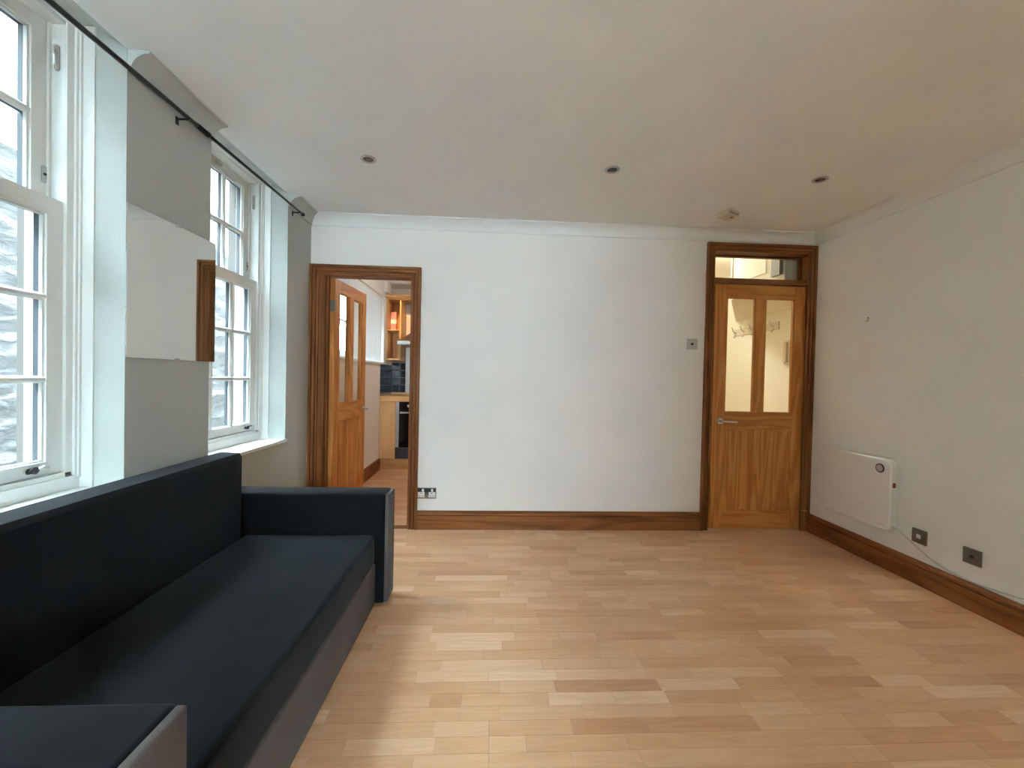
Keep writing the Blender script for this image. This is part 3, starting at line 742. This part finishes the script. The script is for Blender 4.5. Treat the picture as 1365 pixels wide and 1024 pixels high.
obj('base', lathe([(0.002, 0), (0.11, 0), (0.11, -0.02), (0.002, -0.02)], (2.22, 4.62, HH)), M['white_plastic'], hl)
pl = bpy.data.lights.new('hall_bulb', 'POINT'); pl.energy = 21; pl.color = (1.0, 1.0, 0.92); pl.shadow_soft_size = 0.08
po = bpy.data.objects.new('hall_bulb', pl); COL.objects.link(po); po.location = (2.22, 4.62, HH - 0.14)

# ------------------------------------------------------------------ sofa
so = empty('sofa_bed', (-0.95, 1.46, 0), 'long black fabric sofa bed with taupe front panels under the windows', 'sofa')
def cushion(x0, x1, y0, y1, z0, z1, r=0.018, seg=3, wob=0.0, cuts=0, sd=0):
    bm = bmesh.new(); add_box(bm, x0, x1, y0, y1, z0, z1)
    bmesh.ops.bevel(bm, geom=list(bm.edges), offset=r, segments=seg, profile=0.5, affect='EDGES')
    if cuts:
        bmesh.ops.triangulate(bm, faces=bm.faces)
        for _ in range(cuts): bmesh.ops.subdivide_edges(bm, edges=[e_ for e_ in bm.edges if e_.calc_length() > 0.05], cuts=1)
        bmesh.ops.triangulate(bm, faces=[f for f in bm.faces if len(f.verts) > 4])
        for v in bm.verts:
            n_ = noise.noise(Vector((v.co.x * 4 + sd, v.co.y * 4, v.co.z * 4))) + 0.5 * noise.noise(Vector((v.co.x * 11 + sd, v.co.y * 11, v.co.z * 11)))
            v.co.z += wob * n_ if v.co.z > z1 - r * 1.2 else 0
            if v.co.x > x1 - r * 1.2: v.co.x += wob * 0.7 * n_
    return bm
SY0, SY1 = 0.655, 2.285
for ya, yb, dx in ((2.150, SY1, 0.0), (SY0, 0.790, -0.034)):
    arm = obj('armrest', cushion(-1.360, -0.535 + dx, ya, yb, 0.012, 0.588, 0.014), M['black_fabric'], so, smooth=True)
    obj('arm_front', cushion(-0.540 + dx, -0.518 + dx, ya + 0.003, yb - 0.003, 0.018, 0.583, 0.007), M['grey_fabric'], arm, smooth=True)
obj('base', cushion(-1.360, -0.580, 0.792, 2.148, 0.015, 0.225, 0.006), M['grey_fabric'], so, smooth=True)
obj('seat_cushion', cushion(-1.236, -0.582, 0.793, 2.147, 0.226, 0.380, 0.022, 4, 0.0035, 5, 2.0), M['black_fabric'], so, smooth=True)
obj('backrest', prism([(-1.365, 0.226), (-1.240, 0.226), (-1.238, 0.780), (-1.250, 0.798), (-1.340, 0.803), (-1.362, 0.790)], 'y', 0.794, 2.112), M['black_fabric'], so)
for x in (-1.28, -0.64):
    for y in (0.85, 2.08):
        obj('foot', lathe([(0.002, 0), (0.022, 0), (0.026, 0.017), (0.002, 0.017)], (x, y, 0.0), 'z', 12), M['black_plastic'], so)
for ya in (0.72, 2.217):
    for x in (-1.25, -0.62):
        obj('foot', lathe([(0.002, 0), (0.022, 0), (0.024, 0.014), (0.002, 0.014)], (x, ya, 0.0), 'z', 12), M['black_plastic'], so)

# ------------------------------------------------------------------ mirror on the pier
mi = empty('wall_mirror', (XL, 1.896, 1.25), 'frameless square mirror clipped to the pier between the windows', 'mirror')
obj('glass', B((XL + 0.004, XL + 0.009, 1.645, 2.147, 1.251, 1.843)), M['mirror'], mi)
for z, s in ((1.843, 1), (1.251, -1)):
    obj('clip', B((XL + 0.0005, XL + 0.013, 1.885, 1.912, z - 0.007 if s > 0 else z - 0.004, z + 0.004 if s > 0 else z + 0.007), bev=0.001, seg=1), M['steel'], mi)

# ------------------------------------------------------------------ curtain rod
RX = XL + 0.045
rz = lambda y: 2.303 + 0.0098 * y
cr_ = empty('curtain_rod', (RX, 1.4, 2.31), 'thin black metal curtain rod running above both windows', 'curtain rod')
obj('outer_tube', tube([(RX, -0.9, rz(-0.9)), (RX, 2.00, rz(2.0))], 0.0092, 12), M['black_metal'], cr_, smooth=True)
obj('inner_tube', tube([(RX, 1.995, rz(2.0)), (RX, 2.992, rz(2.992))], 0.0072, 12), M['black_metal'], cr_, smooth=True)
obj('joint_sleeve', lathe([(0.004, -0.045), (0.0115, -0.043), (0.0115, 0.02), (0.013, 0.022), (0.013, 0.034), (0.009, 0.036), (0.004, 0.036)], (RX, 2.00, rz(2.0)), 'y', 14), M['black_metal'], cr_, smooth=True)
obj('sleeve_screw', tube([(RX + 0.005, 1.975, rz(2.0) - 0.004), (RX + 0.018, 1.975, rz(2.0) - 0.014)], 0.003, 8), M['black_metal'], cr_)
obj('end_cap', lathe([(0.003, -0.014), (0.011, -0.012), (0.0135, 0), (0.011, 0.012), (0.003, 0.014)], (RX, 3.005, rz(3.0)), 'y', 14), M['black_metal'], cr_, smooth=True)
for y in (1.895, 2.945, 0.65):
    z = rz(y)
    br = obj('bracket', B((XL + 0.0005, XL + 0.005, y - 0.008, y + 0.008, z - 0.036, z - 0.002), bev=0.001, seg=1), M['black_metal'], cr_)
    obj('bracket_arm', tube([(XL + 0.003, y, z - 0.012), (XL + 0.014, y, z - 0.012), (RX - 0.012, y, z - 0.011), (RX, y, z - 0.012), (RX + 0.011, y, z - 0.004)], 0.0045, 8), M['black_metal'], br)

# ------------------------------------------------------------------ ceiling fittings
def downlight(x, y, label):
    d = empty('downlight', (x, y, H), label, 'downlight', 'recessed ceiling downlights')
    obj('ring', lathe([(0.028, 0.0), (0.043, 0.0), (0.043, -0.003), (0.038, -0.006), (0.031, -0.005), (0.028, -0.001), ], (x, y, H), 'z', 32), M['steel'], d)
    bm = bmesh.new()
    lathe([(0.028, -0.0006), (0.0285, -0.0012), (0.002, -0.0012), (0.002, -0.0006)], (x, y, H), 'z', 24, bm)
    obj('well', bm, M['black_plastic'], d)
    obj('lamp_face', lathe([(0.002, -0.0013), (0.017, -0.0013), (0.015, -0.0035), (0.002, -0.0045)], (x, y + 0.004, H), 'z', 20), M['lamp_glass'], d)
downlight(-0.721, 2.373, 'recessed steel ceiling downlight nearest the windows')
downlight(0.670, 2.360, 'recessed steel ceiling downlight in the middle of the ceiling')
downlight(1.920, 2.361, 'recessed steel ceiling downlight nearest the right wall')
sd_ = empty('smoke_detector', (1.665, 2.88, H), 'small cream box-shaped smoke detector on the ceiling before the hall door', 'smoke detector', rz=math.radians(28))
def loc_bm(bm): return bm
obj('body', B((-0.062, 0.062, -0.048, 0.048, -0.034, -0.001), bev=0.006), M['cream_plastic'], sd_)
obj('base', B((-0.068, 0.068, -0.054, 0.054, -0.008, -0.0005)), M['cream_plastic'], sd_)
obj('grille', B((-0.050, 0.050, -0.0500, -0.0475, -0.027, -0.012)), M['grey_panel'], sd_)
obj('test_button', lathe([(0.002, -0.0375), (0.010, -0.0375), (0.010, -0.034), (0.002, -0.034)], (0.015, -0.02, 0), 'z', 12), M['black_plastic'], sd_)

# ------------------------------------------------------------------ plates and sockets
def plate_x(name, y0, y1, z0, z1, mat, label, cat, t=0.010):
    o = empty(name, (XR, (y0 + y1) / 2, z0), label, cat)
    obj('plate', B((XR - t, XR - 0.0005, y0, y1, z0, z1), bev=0.0025), mat, o)
    return o
p1 = plate_x('phone_socket', 2.315, 2.401, 0.250, 0.336, M['bronze'], 'dark bronze wall plate with white square port beside the heater', 'wall socket')
obj('port', B((XR - 0.0125, XR - 0.0098, 2.347, 2.371, 0.281, 0.306)), M['white_plastic'], p1)
p2 = plate_x('aerial_socket', 2.040, 2.126, 0.247, 0.333, M['bronze'], 'dark bronze wall plate with black round hole nearest the viewer', 'wall socket')
obj('port', lathe([(0.002, -0.0130), (0.009, -0.0130), (0.011, -0.0098), (0.002, -0.0098)], (XR, 2.083, 0.29), 'x', 16), M['black_plastic'], p2)
ls = empty('light_switch', (1.611, D, 1.463), 'square grey dimmer switch plate on the wall left of the hall door', 'light switch')
obj('plate', B((1.567, 1.654, D - 0.009, D - 0.0005, 1.464, 1.552), bev=0.0025), M['plate_grey'], ls)
obj('knob', lathe([(0.002, -0.020), (0.008, -0.020), (0.010, -0.0085), (0.002, -0.0085)], (1.608, D, 1.508), 'y', 16), M['black_plastic'], ls)
for x in (1.579, 1.642):
    obj('screw', lathe([(0.001, -0.0105), (0.004, -0.0100), (0.0045, -0.0088), (0.001, -0.0088)], (x, D, 1.508), 'y', 10), M['steel'], ls)
ds = empty('double_socket', (-0.488, D, 0.241), 'chrome double power socket on the wall right of the kitchen doorway', 'wall socket')
obj('plate', B((-0.561, -0.415, D - 0.010, D - 0.0005, 0.241, 0.327), bev=0.002), M['chrome'], ds)
for x in (-0.532, -0.449):
    ins = obj('outlet', B((x - 0.026, x + 0.026, D - 0.0112, D - 0.0098, 0.252, 0.294)), M['white_plastic'], ds)
    obj('pin_holes', B((x - 0.003, x + 0.003, D - 0.0118, D - 0.0111, 0.279, 0.289), (x - 0.015, x - 0.006, D - 0.0118, D - 0.0111, 0.260, 0.265), (x + 0.006, x + 0.015, D - 0.0118, D - 0.0111, 0.260, 0.265)), M['black_plastic'], ins)
for x in (-0.519, -0.447):
    obj('rocker_switch', B((x - 0.008, x + 0.008, D - 0.0145, D - 0.0098, 0.297, 0.318), bev=0.001, seg=1), M['white_plastic'], ds)
obj('insert_band', B((-0.557, -0.419, D - 0.0104, D - 0.0098, 0.294, 0.3235)), M['black_plastic'], ds)

# ------------------------------------------------------------------ panel heater
HY0, HY1, HZ0, HZ1, HXF = 2.497, 3.045, 0.262, 0.728, XR - 0.058
he = empty('panel_heater', (XR, (HY0 + HY1) / 2, HZ0), 'flat white electric panel heater on the right wall', 'heater')
rr = rounded_rect(HY1 - HY0, HZ1 - HZ0, 0.045, 8); rs = rounded_rect(HY1 - HY0 - 0.016, HZ1 - HZ0 - 0.016, 0.040, 8)
yc, zc = (HY0 + HY1) / 2, (HZ0 + HZ1) / 2
obj('shell', sweep([[(XR - 0.012, yc + u, zc + v) for u, v in rs], [(XR - 0.014, yc + u, zc + v) for u, v in rr], [(HXF + 0.008, yc + u, zc + v) for u, v in rr], [(HXF, yc + u, zc + v) for u, v in rs]]), M['heater'], he)
obj('wall_bracket', B((XR - 0.0125, XR - 0.0005, yc - 0.15, yc + 0.15, zc - 0.1, zc + 0.1)), M['grey_panel'], he)
dl = obj('dial', lathe([(0.002, -0.0075), (0.021, -0.0075), (0.023, -0.003), (0.023, 0.0)], (HXF, 2.572, 0.664), 'x', 24), M['plate_grey'], he)
obj('dial_ring', lathe([(0.0232, 0.0), (0.0235, -0.005), (0.029, -0.004), (0.030, 0.0)], (HXF, 2.572, 0.664), 'x', 28), M['black_metal'], he)
obj('power_switch', B((HXF + 0.015, HXF + 0.032, HY0 - 0.003, HY0 + 0.002, 0.556, 0.578)), M['red_plastic'], he)
obj('switch_body', B((HXF + 0.013, HXF + 0.034, HY0 - 0.0015, HY0 + 0.003, 0.552, 0.582)), M['black_plastic'], he)
obj('badge', B((HXF - 0.0008, HXF + 0.001, 2.535, 2.580, 0.298, 0.302)), M['plate_grey'], he)
obj('groove', B((HXF - 0.0006, HXF + 0.001, 2.56, 2.93, 0.355, 0.3575)), M['white_plastic'], he)
obj('groove', B((HXF - 0.0006, HXF + 0.001, 2.56, 2.98, 0.318, 0.320)), M['white_plastic'], he)
obj('indicator_mark', B((HXF - 0.0008, HXF + 0.001, 2.716, 2.719, 0.382, 0.394), (HXF - 0.0008, HXF + 0.001, 2.700, 2.703, 0.380, 0.392)), M['plate_grey'], he)
cpts = [(XR - 0.03, 2.500, 0.300), (XR - 0.022, 2.475, 0.290), (XR - 0.012, 2.440, 0.262), (XR - 0.006, 2.38, 0.228), (XR - 0.006, 2.30, 0.186), (XR - 0.006, 2.235, 0.168), (XR - 0.006, 2.178, 0.160), (XR - 0.006, 2.10, 0.152), (XR - 0.006, 2.036, 0.154), (XR - 0.006, 1.95, 0.165), (XR - 0.006, 1.867, 0.176), (XR - 0.006, 1.7, 0.190), (XR - 0.006, 1.4, 0.20)]
cv = bpy.data.curves.new('heater_cable', 'CURVE'); cv.dimensions = '3D'; cv.bevel_depth = 0.0036; cv.bevel_resolution = 3
sp = cv.splines.new('NURBS'); sp.points.add(len(cpts) - 1); sp.use_endpoint_u = True; sp.order_u = 3
for p_, c_ in zip(sp.points, cpts): p_.co = (*c_, 1)
tmp = bpy.data.objects.new('tmp', cv); COL.objects.link(tmp)
dg = bpy.context.evaluated_depsgraph_get()
me = bpy.data.meshes.new_from_object(tmp.evaluated_get(dg)); bpy.data.objects.remove(tmp)
bm = bmesh.new(); bm.from_mesh(me)
obj('heater_cable', bm, M['cable'], smooth=True, label='thin white cable trailing from the heater along the skirting board', cat='cable')
# small things on the right wall
hk = empty('picture_hook', (XR, 2.756, 1.66), 'tiny metal picture hook alone on the right wall', 'hook')
obj('nail', lathe([(0.001, -0.006), (0.004, -0.006), (0.004, 0), (0.001, 0)], (XR, 2.756, 1.680), 'x', 10), M['bronze'], hk)
obj('hook', tube([(XR - 0.004, 2.756, 1.682), (XR - 0.003, 2.753, 1.668), (XR - 0.004, 2.756, 1.656), (XR - 0.012, 2.757, 1.653), (XR - 0.014, 2.757, 1.660)], 0.0022, 8), M['bronze'], hk)
obj('wire_end', tube([(2.60, D - 0.030, 0.168), (2.575, D - 0.040, 0.172), (2.545, D - 0.036, 0.178)], 0.003, 8), M['brass'], label='short brass wire end poking out at the foot of the hall door frame', cat='wire')

# ------------------------------------------------------------------ outside the windows
XW = -4.3
def rough_wall():
    bm = bmesh.new(); ny, nz = 420, 150
    y0, y1, z0, z1 = -9.4, 11.5, -3.0, 3.15
    grid = []
    for i in range(ny + 1):
        row = []
        for k in range(nz + 1):
            y = y0 + (y1 - y0) * i / ny; z = z0 + (z1 - z0) * k / nz
            n_ = noise.noise(Vector((y * 3.2, z * 9.0, 0))) + 0.8 * noise.noise(Vector((y * 8, z * 20, 3)))
            row.append(bm.verts.new((XW + 0.035 * n_, y, z)))
        grid.append(row)
    back = [[bm.verts.new((XW - 0.4, y, z)) for z in (z0, z1)] for y in (y0, y1)]
    for i in range(ny):
        for k in range(nz): bm.faces.new((grid[i][k], grid[i + 1][k], grid[i + 1][k + 1], grid[i][k + 1]))
    bm.faces.new([grid[i][nz] for i in range(ny + 1)] + [back[1][1], back[0][1]])
    return bm
obj('courtyard_wall', rough_wall(), M['stone'], smooth=True, label='white painted rough stone wall across the courtyard', cat='wall')
# white framed openings in the courtyard wall
def surround(yc, w, z0, zs, label, nm='window_surround'):
    """white arched surround with recessed panel"""
    o = empty(nm, (XW + 0.1, yc, z0), label, 'window surround', 'white arched surrounds on the courtyard wall')
    obj('pilaster', B((XW - 0.02, XW + 0.16, yc - w / 2 - 0.16, yc - w / 2, z0, zs), bev=0.01, seg=1), M['pale_render'], o)
    obj('pilaster', B((XW - 0.02, XW + 0.16, yc + w / 2, yc + w / 2 + 0.16, z0, zs), bev=0.01, seg=1), M['pale_render'], o)
    secs = []
    for k in range(13):
        a = PI * k / 12
        ci, co = w / 2, w / 2 + 0.16
        cy_, cz_ = math.cos(a), math.sin(a) * 0.55
        secs.append([(XW - 0.02, yc + ci * cy_, zs + ci * cz_), (XW + 0.16, yc + ci * cy_, zs + ci * cz_), (XW + 0.16, yc + co * cy_, zs + co * cz_), (XW - 0.02, yc + co * cy_, zs + co * cz_)])
    obj('arch', sweep(secs), M['pale_render'], o)
    obj('panel', B((XW - 0.02, XW + 0.075, yc - w / 2, yc + w / 2, z0, zs + 0.02)), M['pale_render'], o)
    obj('ledge', B((XW - 0.02, XW + 0.24, yc - w / 2 - 0.22, yc + w / 2 + 0.22, z0 - 0.10, z0)), M['pale_render'], o)
surround(5.35, 0.95, 0.30, 1.85, 'white arched surround seen at the left through the near window')
surround(8.00, 0.95, 0.30, 1.85, 'white arched surround seen through the far window')
obj('courtyard_floor', B((-12.0, XF, -22.0, 30.0, -3.1, -3.0)), M['paving'], label='grey paved courtyard floor below the windows', cat='ground', kind='structure')
sw = empty('sky_blocking_wing', (-5.6, -10.0, -3.0), 'unseen tall brick wing added behind the viewer to block sky from the windows', 'building')  # unseen block added to keep direct sky off the window reveals
obj('wall', B((-9.35, XF - 0.01, -11.0, -9.5, -3.0, 11.0)), M['facade'], sw)
obj('parapet', B((-9.35, XF - 0.01, -11.0, -9.4, 11.0, 11.25)), M['pale_render'], sw)
hb = empty('brick_building', (-9.5, 6.0, -3.0), 'pale brick building rising beyond the courtyard wall', 'building')
obj('wall', B((-11.5, -9.5, -11.0, 16.0, -3.0, 10.6)), M['brick'], hb)  # height raised to hold low sky back from the windows
obj('parapet', B((-11.5, -9.4, -11.0, 16.0, 10.6, 10.8)), M['pale_render'], hb)
for k in range(7):
    y = -3.2 + k * 2.7
    for z in (0.6, 3.6, 5.9, 8.3):
        wn = obj('window', B((-9.55, -9.44, y, y + 1.2, z, z + 1.8)), M['pale_render'], hb)
        for a in (0, 1):
            for c_ in (0, 1):
                obj('pane', B((-9.445, -9.43, y + 0.08 + a * 0.55, y + 0.57 + a * 0.55, z + 0.08 + c_ * 0.85, z + 0.87 + c_ * 0.85)), M['dark_glass'], wn)
